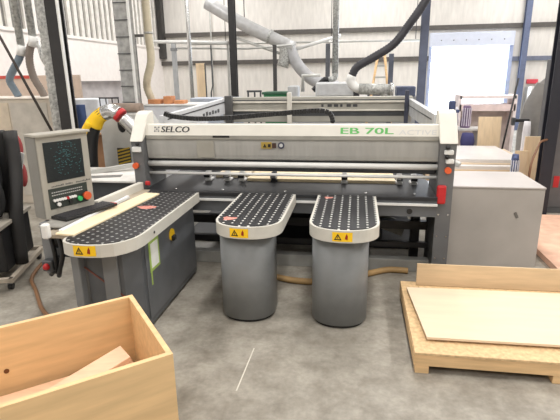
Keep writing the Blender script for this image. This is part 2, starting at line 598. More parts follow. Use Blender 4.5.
lettering('maker_lettering', 'SELCO', M_BLACK, saw, strip_pt(-2.165, 1.577), ex, ey, .325, .068, 0.12)
for k in (1, 2, 3):
    lettering('maker_lettering', 'SELCO', M_BLACK, saw, strip_pt(-2.165 + k * .0025, 1.577) + Vector((0, -.0006 * k, 0)), ex, ey, .325, .068, 0.12)
g = G()
for dx, dz in ((0, 0), (0, 2), (2, 0), (2, 2), (1, 1)):
    o = strip_pt(-2.245 + dx * .022, 1.58 + dz * .02)
    a = .019
    g.poly([o, o + Vector((a, 0, 0)), o + Vector((a, 0, 0)) + ey * a, o + ey * a])
for dx, dz in ((1, 0), (0, 1), (2, 1), (1, 2)):
    o = strip_pt(-2.245 + dx * .022 + .005, 1.58 + dz * .02 + .004)
    a = .009
    g.poly([o, o + Vector((a, 0, 0)), o + Vector((a, 0, 0)) + ey * a, o + ey * a])
put('maker_emblem', g, m_('emblem_grey', (120, 120, 122), .5), saw)
for k in range(3):
    lettering('model_lettering', 'EB', M_GREEN, saw, strip_pt(-.165 + k * .004, 1.568) + Vector((0, -.0006 * k, 0)), ex, ey, .19, .066, 0.0)
    lettering('model_lettering', '70L', M_GREEN, saw, strip_pt(.09 + k * .004, 1.568) + Vector((0, -.0006 * k, 0)), ex, ey, .285, .066, 0.05)
lettering('series_lettering', 'ACTIVE', M_PALEGREY, saw, strip_pt(.435, 1.562), ex, ey, .375, .05, 0.1)

# rear guard frame
M_BEIGE = m_('beige_rail_paint', (168, 166, 158), 0.45, var=.03)
M_PALEBLUE = m_('pale_rail_paint', (206, 208, 212), 0.4, var=.03)
sl = put('side_rail', G().prism([(5.6, 1.52), (5.6, 1.715), (8.6, 1.79), (8.6, 1.52)], 'X', -2.40, -2.33), M_PALEBLUE, saw)
put('rail_groove', G().prism([(5.7, 1.655), (5.7, 1.67), (8.4, 1.735), (8.4, 1.715)], 'X', -2.331, -2.325), M_DARK, sl)
g = G()
for k in range(6):
    y = 7.1 + k * .16
    g.box(-2.331, -2.3265, y, y + .1, 1.575, 1.635 if k % 2 else 1.62)
put('rail_marking', g, M_DKGREY, sl)
sr = put('side_rail', G().prism([(5.6, 1.50), (5.6, 1.72), (8.6, 1.76), (8.6, 1.50)], 'X', .86, .93), m_('pale_rail_paint_right', (190, 192, 194), .4), saw)
put('rail_groove', G().box(.855, .861, 5.8, 8.4, 1.645, 1.66), M_DKGREY, sr)
rr = put('rear_rail', G().box(-2.40, .93, 8.50, 8.62, 1.36, 1.80, .01), M_BEIGE, saw)
put('rail_ledge', G().box(-2.34, .87, 8.46, 8.50, 1.700, 1.728).box(-2.34, .87, 8.46, 8.50, 1.560, 1.580), m_('ledge_pale', (222, 218, 208), .4), rr)
put('rail_slot', G().box(-2.34, .87, 8.495, 8.503, 1.735, 1.752).box(-2.34, .87, 8.495, 8.503, 1.47, 1.545), M_DKGREY, rr)
g = G()
for k in range(6):
    x = -.62 + k * .11
    g.box(x, x + (.075 if k % 3 else .04), 8.492, 8.503, 1.625, 1.67)
put('rail_marking', g, M_DKGREY, rr)
put('rear_post', G().box(-2.33, -2.20, 8.36, 8.46, .9, 1.83, .006), m_('post_dark_grey', (84, 84, 84), .5), saw)
put('rear_post', G().box(-1.21, -1.13, 8.36, 8.44, .9, 1.88, .01), M_CREAM, saw)
put('rear_post', G().box(.79, .855, 8.34, 8.42, .9, 1.90, .006), m_('post_navy', (60, 64, 80), .5), saw)
put('carriage_deck', G().box(SX0, SX1, 7.3, 8.46, 1.30, 1.34), m_('deck_brown_grey', (96, 90, 84), .5), saw)
put('rear_skirt', G().box(SX0 - .04, SX1 + .08, 8.3, 8.34, 0, 1.36), M_GREY, saw)

# cable chain over the beam
pth = smooth_path([(-2.30, 5.55, 1.74), (-2.2, 5.55, 1.705), (-1.9, 5.55, 1.675), (-1.5, 5.55, 1.685), (-1.0, 5.55, 1.725), (-.62, 5.55, 1.755), (-.42, 5.55, 1.765), (-.32, 5.55, 1.745), (-.28, 5.55, 1.69), (-.27, 5.55, 1.63)], .035)
g = G()
for a, b in zip(pth, pth[1:]):
    t = (b - a).normalized()
    g.obox((a + b) / 2 + Vector((0, 0, .01)), t, (0, 1, 0), t.cross(Vector((0, 1, 0))), (b - a).length * .86, .07, .052)
g.tube(pth, .018, 8)
put('cable_chain', g, M_BLACK, saw)

# ------------------------------------------------------------------ side cabinet on the right
cab = thing('electrical_cabinet', 'wide pale grey steel cabinet standing right of the saw upright', 'cabinet', (1.57, 5.86, 0))
put('body', G().box(1.08, 2.06, 5.42, 6.30, 0.0, .93, .006), m_('cabinet_grey', (176, 171, 166), .4, var=.05, scale=2), cab)
put('top_panel', G().box(1.075, 2.065, 5.41, 6.31, .93, .95, .004), m_('cabinet_top', (186, 180, 177), .42, var=.04, scale=2), cab)
put('scuff_mark', G().obox((1.79, 5.417, .63), (1, 0, .5), (0, 1, 0), (-.5, 0, 1), .03, .006, .07), m_('scuff', (110, 106, 102), .6), cab)


# ------------------------------------------------------------------ air tables
def arc_map(outline, s0):
    """outline: open polyline in plan; returns surf(s,t,e) walking along it from arc length s0"""
    acc = [0]
    for a, b in zip(outline, outline[1:]):
        acc.append(acc[-1] + math.dist(a, b))

    def at(s):
        s = max(0, min(acc[-1] - 1e-6, s))
        for i in range(len(outline) - 1):
            if acc[i + 1] >= s:
                t = (s - acc[i]) / (acc[i + 1] - acc[i])
                a, b = outline[i], outline[i + 1]
                d = ((b[0] - a[0]), (b[1] - a[1]))
                L = math.hypot(*d)
                return (a[0] + d[0] * t, a[1] + d[1] * t), (d[1] / L, -d[0] / L)
    return at, acc


def pier_outline(xc, w, yb, yc, b, n=24, e=2.25):
    o = [(xc - w / 2, yb)]
    for i in range(n + 1):
        a = math.pi + math.pi * i / n
        ca, sa = math.cos(a), math.sin(a)
        o.append((xc + w / 2 * math.copysign(abs(ca) ** (2 / e), ca), yc + b * math.copysign(abs(sa) ** (2 / e), sa)))
    o.append((xc + w / 2, yb))
    return o


def inset(poly, d):
    out = []
    n = len(poly)
    for i in range(n):
        a, b, c = Vector(poly[i - 1]), Vector(poly[i]), Vector(poly[(i + 1) % n])
        n1 = Vector(((b - a).y, -(b - a).x)).normalized()
        n2 = Vector(((c - b).y, -(c - b).x)).normalized()
        k = (n1 + n2)
        k = k / max(.3, k.length_squared / 2) if k.length > 1e-6 else n1
        out.append(tuple(b - k * d))
    return out


def pier(xc, label, sdx, pinkx, pinky, pinkr, px=0.0, py=0.0):
    t = thing('air_table', label, 'table', (xc, 4.3, 0), 0, 'lettered air cushion piers')
    ol = pier_outline(xc, .60, 4.848, 3.95, .27)
    put('rim', G().prism(ol, 'Z', .845, .951, smooth=False), M_RIM, t)
    top = put('perforated_top', G().prism(inset(ol, .022), 'Z', .951, .957), dotted('pier_top_%d' % round(xc * 100), (40, 41, 44), (222, 222, 218), .078, .070, .0102), t)
    pd = pier_outline(xc - .01 + px, .50, 4.13, 4.07 - py, .24, e=2.2)
    put('pedestal', G().prism(pd, 'Z', .03, .845, smooth=True), M_PED, t)
    put('foot_plinth', G().prism(inset(pd, .02), 'Z', 0, .03), M_BLACK, t)
    at, acc = arc_map(ol, 0)
    mid = acc[-1] / 2 + sdx

    def surf(s, tt, e):
        (x, y), (nx, ny) = at(mid + s)
        k = 1 if (nx * (x - xc) + ny * (y - 4.2)) > 0 else -1
        return Vector((x + k * nx * e, y + k * ny * e, .857 + tt))
    warning_label(t, surf, .165, .08)
    g = G()
    for k in range(9):
        a = 2 * math.pi * k / 9
        rr_ = pinkr * (1 + .35 * math.sin(k * 2.3))
        g.bm.verts.new((pinkx + rr_ * 1.3 * math.cos(a), pinky + rr_ * math.sin(a), .9582))
    g.bm.verts.ensure_lookup_table()
    g.bm.faces.new(g.bm.verts)
    put('worn_arrow_mark', g, M_PINK, t)
    return t


pier(-.915, 'middle pier table with perforated black top and pink mark at front corner', -.04, -1.09, 3.90, .05, -.035, .05)
pier(-.08, 'right pier table with perforated black top in front of the green lettering', -.008, -.26, 4.72, .035, -.02, .055)

# left, larger air table with fence
t1 = thing('air_table', 'long cream rimmed perforated table beside the screen console with fence', 'table', (-2.05, 4.1, 0))
ol = [(-2.27, 4.83), (-2.27, 3.24), (-2.235, 3.17), (-2.17, 3.13), (-2.10, 3.112), (-2.0, 3.11), (-1.9, 3.125), (-1.81, 3.165), (-1.745, 3.235), (-1.70, 3.32), (-1.682, 3.42), (-1.68, 4.83)]
put('rim', G().prism(ol, 'Z', .85, .951), M_RIM, t1)
put('perforated_top', G().prism(inset(ol, .022), 'Z', .951, .957), dotted('long_table_top', (42, 42, 44), (150, 150, 148), .062, .075, .012, True), t1)
pol = [(-2.25, 4.82), (-2.25, 3.42), (-2.18, 3.36), (-1.86, 3.36), (-1.76, 3.5), (-1.76, 4.82)]
body = put('cabinet_body', G().prism(pol, 'Z', .04, .85), m_('table_body_grey', (88, 91, 95), .4, var=.05), t1)
put('front_strip', G().box(-2.03, -1.9, 3.345, 3.362, .06, .84), M_GREY, body)
put('corner_leg', G().box(-2.275, -2.205, 3.29, 3.37, .0, .85, .006), M_GREY, t1)
put('foot_plinth', G().prism(inset(pol, .04), 'Z', 0, .04), M_BLACK, t1)
put('side_door', G().box(-1.762, -1.748, 3.56, 4.8, .1, .83, .004), m_('side_door_grey', (98, 101, 105), .36, var=.05), body)
at, acc = arc_map(ol, 0)
s_lab = acc[4] + .075


def surf1(s, tt, e):
    (x, y), (nx, ny) = at(s_lab + s)
    k = 1 if (nx * (x + 2.05) + ny * (y - 4.0)) > 0 else -1
    return Vector((x + k * nx * e, y + k * ny * e, .862 + tt))


warning_label(t1, surf1, .185, .084)
put('green_tape_frame', G().box(-1.748, -1.744, 3.62, 3.83, .52, .80), m_('lime_tape', (160, 186, 96), .6), body)
put('paper_sheet', G().box(-1.744, -1.741, 3.65, 3.80, .55, .775), m_('white_paper', (226, 228, 224), .7), body)
put('tape_tail', G().box(-1.748, -1.744, 3.63, 3.65, .40, .52), m_('lime_tape', (160, 186, 96), .6), body)
sw = put('switch_plate', G().tube([(-1.75, 4.14, .70), (-1.735, 4.14, .70)], .058, 20), M_YEL, body)
put('switch_knob', G().box(-1.735, -1.70, 4.10, 4.16, .645, .70, .01), M_BLACK, sw)
put('red_stripe', G().obox((-1.98, 3.352, .50), (.8, 0, -.6), (0, 1, 0), (.6, 0, .8), .55, .006, .012), m_('dull_red', (120, 70, 60), .6), body)
put('vent_dot', G().tube([(-1.68, 3.62, .90), (-1.676, 3.62, .90)], .012, 10), M_BLACK, t1)
g = G()
for k in range(9):
    a = 2 * math.pi * k / 9
    g.bm.verts.new((-1.99 + .09 * (1 + .3 * math.sin(k * 2)) * math.cos(a), 4.17 + .06 * math.sin(a), .9582))
g.bm.verts.ensure_lookup_table()
g.bm.faces.new(g.bm.verts)
put('worn_arrow_mark', g, M_PINK, t1)
fn = put('fence', G().obox((-2.425, 4.50, .9825), (.08, 1, 0), (-1, .08, 0), (0, 0, 1), .86, .06, .105, .006), M_CREAM, t1)
put('fence_ledge', G().box(-2.50, -2.272, 3.30, 4.9, .925, .955, .003), m_('fence_beige', (176, 164, 146), .5), fn)
put('fence_end_block', G().box(-2.475, -2.415, 3.25, 3.31, .93, 1.055, .012), M_WHITE, fn)

# boards lying along the fence
solo('cream_board', G().obox((-2.22, 3.98, .966), (.10, 1, 0), (-1, .10, 0), (0, 0, 1), 1.40, .17, .016, .002), M_CREAMBOARD,
     'cream wooden board lying along the fence on the long table', 'board')
solo('white_strip', G().obox((-2.352, 3.92, .971), (.02, 1, 0), (-1, .02, 0), (0, 0, 1), 1.15, .035, .028, .002), m_('white_melamine', (232, 234, 236), .4),
     'narrow white strip lying between keyboard and cream board', 'board')
solo('plywood_board', G().box(-1.28, .46, 5.46, 6.5, .951, .985, .002).box(-1.28, .46, 5.455, 5.46, .951, .985), M_CREAMBOARD,
     'light board lying inside the saw behind the lower bar', 'board')
solo('workpiece_panel', G().box(-1.72, -1.31, 5.62, 6.6, .951, .985, .002), m_('chip_panel', (226, 212, 186), .6),
     'pale panel inside the saw behind the left clamps', 'board')

# ------------------------------------------------------------------ console
con = thing('control_console', 'grey control console with screen and push buttons left of the long table', 'console', (-2.75, 3.75, 0))
A, B = Vector((-2.65, 3.58, 0)), Vector((-2.44, 4.02, 0))
cx_ = (B - A).normalized()                      # along the face, away from camera
cn = Vector((cx_.y, -cx_.x, 0))                 # face normal, towards +X
cu = (Vector((0, 0, 1)) - cn * -.02).normalized()  # face nearly upright back a little
fn_ = cx_.cross(cu)
wid = (B - A).length
base = A + Vector((0, 0, .985))


def cf(s, t, e=0.0):
    return base + cx_ * (s * wid / .632) + cu * t + cn * e


HT = .725
M_CON = m_('console_beige_grey', (168, 164, 154), .45, var=.03)
M_CONSIDE = m_('console_side_grey', (128, 127, 122), .5, var=.04)
hs = put('housing', G().obox(cf(.316, HT / 2, -.09), cx_, cu, cn, wid, HT, .17, .012), M_CONSIDE, con)
put('face_plate', G().obox(cf(.316, HT / 2, 0), cx_, cu, cn, wid - .01, HT - .01, .012, .004), M_CON, hs)
put('top_visor', G().obox(cf(.316, HT + .005, -.06), cx_, cu, cn, wid + .02, .022, .19, .004), M_CON, hs)
gs_ = G().obox(cf(.305, .495, .007), cx_, cu, cn, .36, .345, .01)
gs_.m(1)
random.seed(3)
for k in range(120):
    s = .305 + max(-.19, min(.19, random.gauss(0.02, .085)))
    t_ = .52 + max(-.15, min(.13, random.gauss(0, .075)))
    w_ = random.uniform(.004, .018)
    gs_.poly([cf(s, t_, .0135), cf(s + w_, t_, .0135), cf(s + w_, t_ + .005, .0135), cf(s, t_ + .005, .0135)])
put('screen', gs_, [mat('dark_lcd', (26, 32, 34), .25, var=.1, emit=.25), mat('readout_teal', (52, 100, 102), .5, emit=.22)], hs)
g = G()
for k in range(26):
    s = .11 + k * .019
    h_ = .006 + .010 * random.random()
    if k in (8, 14, 15):
        continue
    g.poly([cf(s, .277, .0075), cf(s + .014, .277, .0075), cf(s + .014, .277 + h_, .0075), cf(s, .277 + h_, .0075)])
put('legend_print', g, M_DKGREY, hs)
kp = put('key_panel', G().obox(cf(.305, .175, .008), cx_, cu, cn, .37, .18, .01), m_('key_panel_dark', (48, 56, 52), .5), hs)
g = G()
for r_ in range(2):
    for k in range(15):
        g.obox(cf(.105 + k * .026, .205 + r_ * .025, .014), cx_, cu, cn, .012, .008, .004)
put('key_legend', g, M_PALEGREY, kp)
for k in range(9):
    g = G().tube([cf(.115 + k * .032, .16, .012), cf(.115 + k * .032, .16, .032)], .0125, 10)
    put('push_button', g, M_RED if k in (5,) else M_WHITE, kp)
for k in (1, 4):
    put('push_button', G().tube([cf(.11 + k * .05, .12, .012), cf(.11 + k * .05, .12, .034)], .017, 12), M_BLACK if k == 4 else M_WHITE, kp)
put('push_button', G().tube([cf(.425, .13, .012), cf(.425, .13, .04)], .022, 14), m_('start_green', (60, 190, 110), .4), kp)
put('emergency_stop', G().tube([cf(.495, .15, .012), cf(.495, .15, .05), cf(.495, .15, .051), cf(.495, .15, .075)], [.02, .02, .038, .036], 18), mat('stop_red_orange', (216, 92, 50), .4), kp)
tray = put('tray', G().box(-2.62, -2.40, 3.42, 4.10, .972, .984), m_('tray_grey', (150, 148, 142), .5), con)
put('post', G().box(-2.69, -2.60, 3.53, 3.64, .50, .972, .006), M_GREY, con)
put('support_arm', G().box(-2.60, -2.25, 3.55, 3.62, .66, .74, .004), M_DKGREY, con)
sb = put('foot_switch_box', G().box(-2.66, -2.56, 3.44, 3.52, .56, .66, .01), M_DKGREY, con)
put('red_button', G().sphere((-2.61, 3.435, .61), .03), M_RED, sb)
g = G()
for k, (dx, dy) in enumerate(((.0, 0), (.05, .03), (.09, -.02))):
    g.tube(smooth_path([(-2.58 + dx, 3.5 + dy, .90), (-2.53 + dx, 3.46 + dy, .74), (-2.55 + dx * .6, 3.48 + dy, .60), (-2.64 + dx, 3.52 + dy, .50)], .05), .02, 8)
put('control_cable', g, M_BLACK, con)

kb = solo('keyboard', G().obox((-2.44, 3.86, .999), (.33, .944, 0), (-.944, .33, 0), (0, 0, 1), .58, .20, .026, .006), M_BLACK,
          'black computer keyboard on the console tray below the screen', 'keyboard')
g = G()
kx, ky = Vector((.33, .944, 0)).normalized(), Vector((-.944, .33, 0)).normalized()
for r_ in range(5):
    for k in range(18):
        g.obox(Vector((-2.44, 3.86, 1.0145)) + kx * (-.257 + k * .030) + ky * (-.072 + r_ * .034), kx, ky, (0, 0, 1), .025, .028, .009)
put('key_field', g, m_('key_charcoal', (54, 54, 58), .5), kb)
put('red_edge_mark', G().obox(Vector((-2.44, 3.86, 1.0)) + kx * .275 - ky * .05, kx, ky, (0, 0, 1), .03, .09, .03, .004), M_RED, kb)

# ------------------------------------------------------------------ crate
U, V = Vector((-.765, -.644, 0)).normalized(), Vector((.644, -.765, 0)).normalized()
cb = Vector((-1.53, 2.85, 0))
L_, W_, H_, TH = 1.55, .875, .70, .032
rz = math.atan2(-U.y, -U.x)
ctr = cb + U * L_ / 2 + V * W_ / 2
crate = thing('wooden_crate', 'open plywood crate holding a plank in the left foreground', 'crate', ctr, rz)
hx, hy = L_ / 2, W_ / 2
put('long_side', G().box(-hx, hx, hy - TH, hy, 0, H_, .002), M_CRATE, crate, local=True)
put('long_side', G().box(-hx, hx, -hy, -hy + TH, 0, H_, .002), M_CRATE, crate, local=True)
put('end_panel', G().box(hx - TH, hx, -hy + TH, hy - TH, 0, H_, .002), M_CRATE, crate, local=True)
put('end_panel', G().box(-hx, -hx + TH, -hy + TH, hy - TH, 0, H_, .002), M_CRATE, crate, local=True)
put('bottom_panel', G().box(-hx + TH, hx - TH, -hy + TH, hy - TH, .02, .05), M_CRATE, crate, local=True)
put('knot_hole', G().tube([(-.05, hy - TH - .0005, .40), (-.05, hy - TH - .004, .40)], .016, 12), m_('knot_brown', (110, 66, 30), .7), crate, local=True)
solo('plywood_offcut', G().obox(ctr + Vector((0, 0, .16)), U, V, (0, 0, 1), 1.40, .70, .22, .004), M_PLANK,
     'broad pinkish plywood offcut filling the bottom of the crate', 'board')
PA, PB = Vector((-1.43, 2.50, .46)), Vector((-1.90, 1.98, .29))
pax = (PA - PB).normalized()
pay = Vector((0, 0, 1)).cross(pax).normalized()
solo('plank', G().obox((PA + PB) / 2, pax, pay, pax.cross(pay), (PA - PB).length, .17, .034, .004), M_PLANK,
     'pinkish plank lying slanted inside the open crate', 'plank')

# ------------------------------------------------------------------ pallet with sheets
pal = thing('pallet', 'low chipboard topped pallet in the right foreground under pale sheets', 'pallet', (1.45, 3.8, 0))
put('deck', G().box(.476, 2.45, 3.205, 4.486, .160, .180, .002), M_OSB, pal)
for y in (3.212, 3.77, 4.38):
    put('stringer', G().box(.488, 2.45, y, y + .09, .065, .160, .003), M_PINE, pal)
    for x in (.488, 1.45, 2.34):
        put('foot_block', G().box(x, x + .10, y + .002, y + .088, 0, .065, .003), M_PINE, pal)
put('end_board', G().box(.474, .488, 3.215, 4.47, .07, .160), M_PINE, pal)
solo('chipboard_strip', G().obox((1.60, 3.90, .189), (1, .01, 0), (-.01, 1, 0), (0, 0, 1), 1.92, .93, .018, .002), M_OSB,
     'thin brown chipboard sheet on the pallet under the pale sheet', 'board')
solo('pale_sheet', G().prism([(.583, 3.37), (2.5, 3.40), (2.5, 4.31), (.515, 4.263)], 'Z', .199, .218), M_BIRCH,
     'large pale birch sheet lying on top of the pallet', 'board')
solo('tan_plank', G().obox((1.57, 4.43, .289), (1, .01, 0), (0, .10, 1), (0, -1, .10), 1.90, .215, .022, .002), M_TAN,
     'tan plank standing on edge along the back of the pallet', 'plank')

# ------------------------------------------------------------------ floor hose, chipboard on floor at right
solo('floor_hose', G().hose([(-1.25, 5.05, .035), (-.95, 4.82, .035), (-.6, 4.68, .035), (-.2, 4.72, .035), (.2, 4.98, .035), (.4, 5.1, .035), (.62, 5.10, .035)], .034, 10, .03, .05), m_('tan_hose', (170, 138, 92), .6),
     'tan flexible hose lying on the floor under the saw', 'hose')
solo('brown_hose', G().tube(smooth_path([(-3.45, 4.75, .20), (-3.6, 4.65, .08), (-3.55, 4.40, .02), (-3.3, 4.12, .02), (-3.0, 3.78, .02), (-2.75, 3.55, .05)], .05), .02, 10), m_('brown_rubber', (128, 92, 62), .5),
     'brown cable hose curving over the floor from trolley to console', 'hose')
solo('chipboard_sheet', G().box(2.24, 4.4, 5.0, 7.45, 0, .075, .003), m_('pink_chipboard', (224, 182, 158), .7, var=.1, scale=5),
     'pinkish chipboard sheet lying on the floor at the right edge', 'board')


# ================================================================== LEFT SIDE OF THE HALL
def column(name, label, x, y, w, z1, m, strip=None, d=None):
    t = thing(name, label, 'column', (x, y, 0))
    d = d or w
    fl = w * .16
    put('web', G().box(x - fl, x + fl, y - d / 2 + fl, y + d / 2 - fl, 0, z1), m, t)
    put('flange', G().box(x - w / 2, x + w / 2, y - d / 2, y - d / 2 + fl, 0, z1), m, t)
    put('flange', G().box(x - w / 2, x + w / 2, y + d / 2 - fl, y + d / 2, 0, z1), m, t)
    put('base_plate', G().box(x - w * .8, x + w * .8, y - d * .8, y + d * .8, 0, .02), m, t)
    if strip:
        put('corner_strip', G().box(x + w / 2, x + w / 2 + .022, y - d / 2 - .005, y - d / 2 + .05, 0, z1), strip, t)
    return t


M_COL = m_('column_black', (42, 41, 42), .5, var=.08)
column('steel_column', 'near black steel column with pale edge rising behind the console', -4.505, 7.0, .185, ZC, M_COL, M_WHITE)
column('steel_column', 'black steel column standing behind the pale rear rail of the saw', -3.57, 14.0, .18, ZC, M_COL)
column('steel_column', 'short dark post left of the green bin under the slanted duct', -2.36, 14.0, .10, 3.0, m_('post_charcoal', (66, 64, 64), .5))
column('steel_column', 'dark grey post beside the thin grey duct drop', -.85, 14.0, .12, 3.0, m_('post_slate', (92, 94, 100), .5))
column('steel_column', 'slate post behind the ladder and fat black hose', .735, 11.5, .105, 2.6, m_('post_slate2', (96, 102, 118), .5))
column('steel_column', 'blue grey steel column at the left edge of the bright doorway', 1.42, 11.45, .165, ZC, m_('column_blue_grey', (92, 99, 120), .5))
column('steel_column', 'blue grey column on the back wall right of the doorway', 6.05, 19.7, .20, ZC, m_('column_blue_grey2', (98, 108, 136), .5))
column('steel_column', 'broad navy black column before the tall grey cabinet at right', 2.83, 7.6, .17, ZC, m_('column_navy', (34, 36, 46), .5))

# ducts and hoses over the left cabinet
d = thing('duct_drop', 'thick galvanised spiral duct beside the near black column', 'duct', (-4.90, 7.35, 0))
pp = [(-4.90, 7.35, ZC - (ZC - 1.0) * i / 150) for i in range(151)]
put('spiral_pipe', G().tube(pp, [.112 if i % 2 else .122 for i in range(151)], 16), M_GALV, d)
put('end_stub', G().tube([(-4.90, 7.35, 1.0), (-4.90, 7.35, 0.0)], .09, 16), M_GALV, d)
put('duct_branch', G().tube([(-4.90, 7.35, 2.25), (-5.06, 7.4, 2.5), (-5.1, 7.4, 2.75)], .06, 12), M_GALV, d)

for lab, x, zt, hp, hm, nm in (
        ('slim duct drop with a blue grey hose running to the left cabinet', -5.66, 2.62, [(-5.66, 7.7, 2.64), (-5.74, 7.7, 2.5), (-5.9, 7.72, 2.32), (-6.02, 7.75, 2.16), (-5.98, 7.78, 2.0), (-5.93, 7.8, 1.87)], m_('blue_grey_hose', (112, 126, 138), .5), 'b'),
        ('slim duct drop with a brown grey hose entering the left cabinet', -5.42, 2.76, [(-5.42, 7.7, 2.78), (-5.5, 7.7, 2.66), (-5.56, 7.72, 2.45), (-5.54, 7.74, 2.2), (-5.47, 7.78, 2.0), (-5.43, 7.8, 1.87)], m_('brown_grey_hose', (126, 116, 108), .55), 'c')):
    d = thing('duct_drop', lab, 'duct', (x, 7.7, 0))
    put('pipe', G().tube([(x, 7.7, ZC), (x, 7.7, zt)], .06, 14), M_GALV, d)
    put('connector', G().tube([(x + .02, 7.7, zt + .1), (x - .03, 7.7, zt - .06)], .072, 14), M_WHITE, d)
    put('flexible_hose', G().hose(hp, .062, 12, .04, .04), hm, d)

solo('sloping_cable', G().tube([(-6.35, 7.2, 4.2), (-5.52, 7.02, 2.86), (-4.62, 6.82, 1.18)], .022, 8), m_('cable_brown_black', (58, 50, 46), .6),
     'thin dark cable sloping down to the near black column', 'cable')
cb_ = thing('low_cabinet', 'long beige cabinet at far left under the two hoses', 'cabinet', (-5.8, 7.9, 0))
put('body', G().box(-6.9, -5.12, 7.5, 8.2, 0, 1.84, .01), m_('cabinet_beige', (196, 186, 172), .5, var=.04), cb_)
put('top', G().box(-6.92, -5.10, 7.48, 8.22, 1.84, 1.87, .006), m_('cabinet_top_pale', (222, 214, 204), .5), cb_)
put('door', G().box(-6.8, -5.93, 7.488, 7.50, .15, 1.78, .004), m_('cabinet_beige2', (204, 190, 170), .5), cb_)
put('door', G().box(-5.9, -5.2, 7.488, 7.50, .15, 1.78, .004), m_('cabinet_beige3', (188, 182, 172), .5), cb_)
solo('tan_partition', G().box(-8.1, -5.75, 9.5, 9.55, 0, 2.24).m(1).box(-8.1, -6.9, 9.485, 9.5, 2.18, 2.245), [m_('partition_tan', (206, 186, 170), .6, var=.04), m_('red_edge', (200, 80, 70), .5)],
     'tan partition with a red edged corner behind the left cabinet', 'partition')
bc = thing('white_cabinet', 'white cabinet with a dark blue panel behind the console screen', 'cabinet', (-5.0, 8.4, 0))
put('body', G().box(-5.35, -4.72, 8.3, 8.7, 0, 1.80, .01), m_('cool_white', (226, 230, 238), .5), bc)
put('blue_panel', G().box(-5.22, -4.98, 8.285, 8.30, 1.22, 1.70, .004), m_('poster_blue', (72, 92, 138), .5), bc)


def drape(name, x0, x1, y, z0, z1, m, label, cat, waves=7, amp=.05, slant=0.0):
    g = G()
    nx, nz = 40, 8
    vs = []
    for j in range(nz + 1):
        row = []
        for i in range(nx + 1):
            u, v = i / nx, j / nz
            row.append(g.bm.verts.new((x0 + (x1 - x0) * u + slant * v, y + amp * (1.2 - v) * math.sin(u * waves * 2 * math.pi + v), z0 + (z1 - z0) * v)))
        vs.append(row)
    fs = []
    for j in range(nz):
        for i in range(nx):
            fs.append(g.bm.faces.new((vs[j][i], vs[j][i + 1], vs[j + 1][i + 1], vs[j + 1][i])))
    g._fin(fs, True)
    r = bmesh.ops.solidify(g.bm, geom=fs, thickness=.006)
    return solo(name, g, m, label, cat)


drape('plastic_sheet', -7.5, -5.2, 11.0, 0.0, 2.1, m_('cloudy_plastic', (224, 222, 224), .35, var=.06), 'cloudy plastic curtain hanging to the floor behind the blue panelled cabinet', 'curtain')
solo('slim_post', G().tube([(-5.35, 11.4, 0), (-5.35, 11.4, 3.1)], .045, 10).box(-5.5, -5.1, 11.35, 11.42, 3.1, 3.16), m_('dark_slim_post', (70, 68, 66), .5),
     'thin dark post with a crossbar before the white left wall', 'post')
rp = thing('grey_riser', 'broad mottled grey riser with a pale edge left of the saw', 'duct', (-4.39, 9.0, 0))
put('riser_body', G().box(-4.53, -4.27, 8.9, 9.15, 0, ZC, .01), m_('mottled_grey', (158, 158, 156), .5, var=.12, scale=9), rp)
put('edge_strip', G().box(-4.27, -4.235, 8.89, 8.95, 0, ZC), M_WHITE, rp)
g = G()
for k in range(12):
    g.box(-4.535, -4.265, 8.888, 8.90, .5 + k * .3, .515 + k * .3)
put('joint', g, M_DKGREY, rp)
wb = thing('wire_basket', 'black wire frame standing on grey housing behind the yellow hose', 'frame', (-4.55, 8.2, 0))
g = G()
for x in (-4.62, -4.5, -4.38, -4.26):
    g.tube([(x, 8.2, 1.5), (x, 8.2, 1.82)], .012, 6)
g.tube([(-4.63, 8.2, 1.82), (-4.25, 8.2, 1.82)], .014, 6)
put('bar', g, M_BLACK, wb)
put('housing', G().box(-4.7, -4.1, 8.05, 8.5, 0, 1.52, .02), m_('pale_housing', (196, 192, 186), .5), wb)
rl = solo('cloth_roll', G().tube(smooth_path([(-3.96, 7.45, 1.70), (-3.8, 7.4, 1.70), (-3.6, 7.35, 1.70), (-3.42, 7.35, 1.70)], .06), .075, 12), m_('taupe_cloth', (140, 124, 112), .8, var=.1),
          'taupe rolled cloth lying on the grey housing behind the silver hose', 'cloth')

# machine with hazard plate
hz = thing('grey_machine', 'light grey machine housing with hazard striped plate left of the saw', 'machine', (-3.55, 7.2, 0))
put('housing', G().prism([(-3.98, 0), (-3.2, 0), (-3.2, 1.35), (-3.36, 1.62), (-3.98, 1.62)], 'Y', 7.0, 7.6), m_('machine_pale_grey', (186, 186, 182), .45, var=.04), hz)
put('dark_opening', G().sphere((-3.62, 7.0, 1.46), .075, 1, .25, 1.6), M_BLACK, hz)
g = G().box(-3.74, -3.52, 6.99, 7.0, .82, 1.10)
g.m(1)
for k in range(5):
    z = .83 + k * .052
    g.poly([(-3.735, 6.988, z), (-3.525, 6.988, z + .055), (-3.525, 6.988, z + .08), (-3.735, 6.988, z + .025)])
put('hazard_plate', g, [m_('hazard_dark', (52, 50, 42), .5), m_('hazard_yellow', (190, 160, 50), .5)], hz)

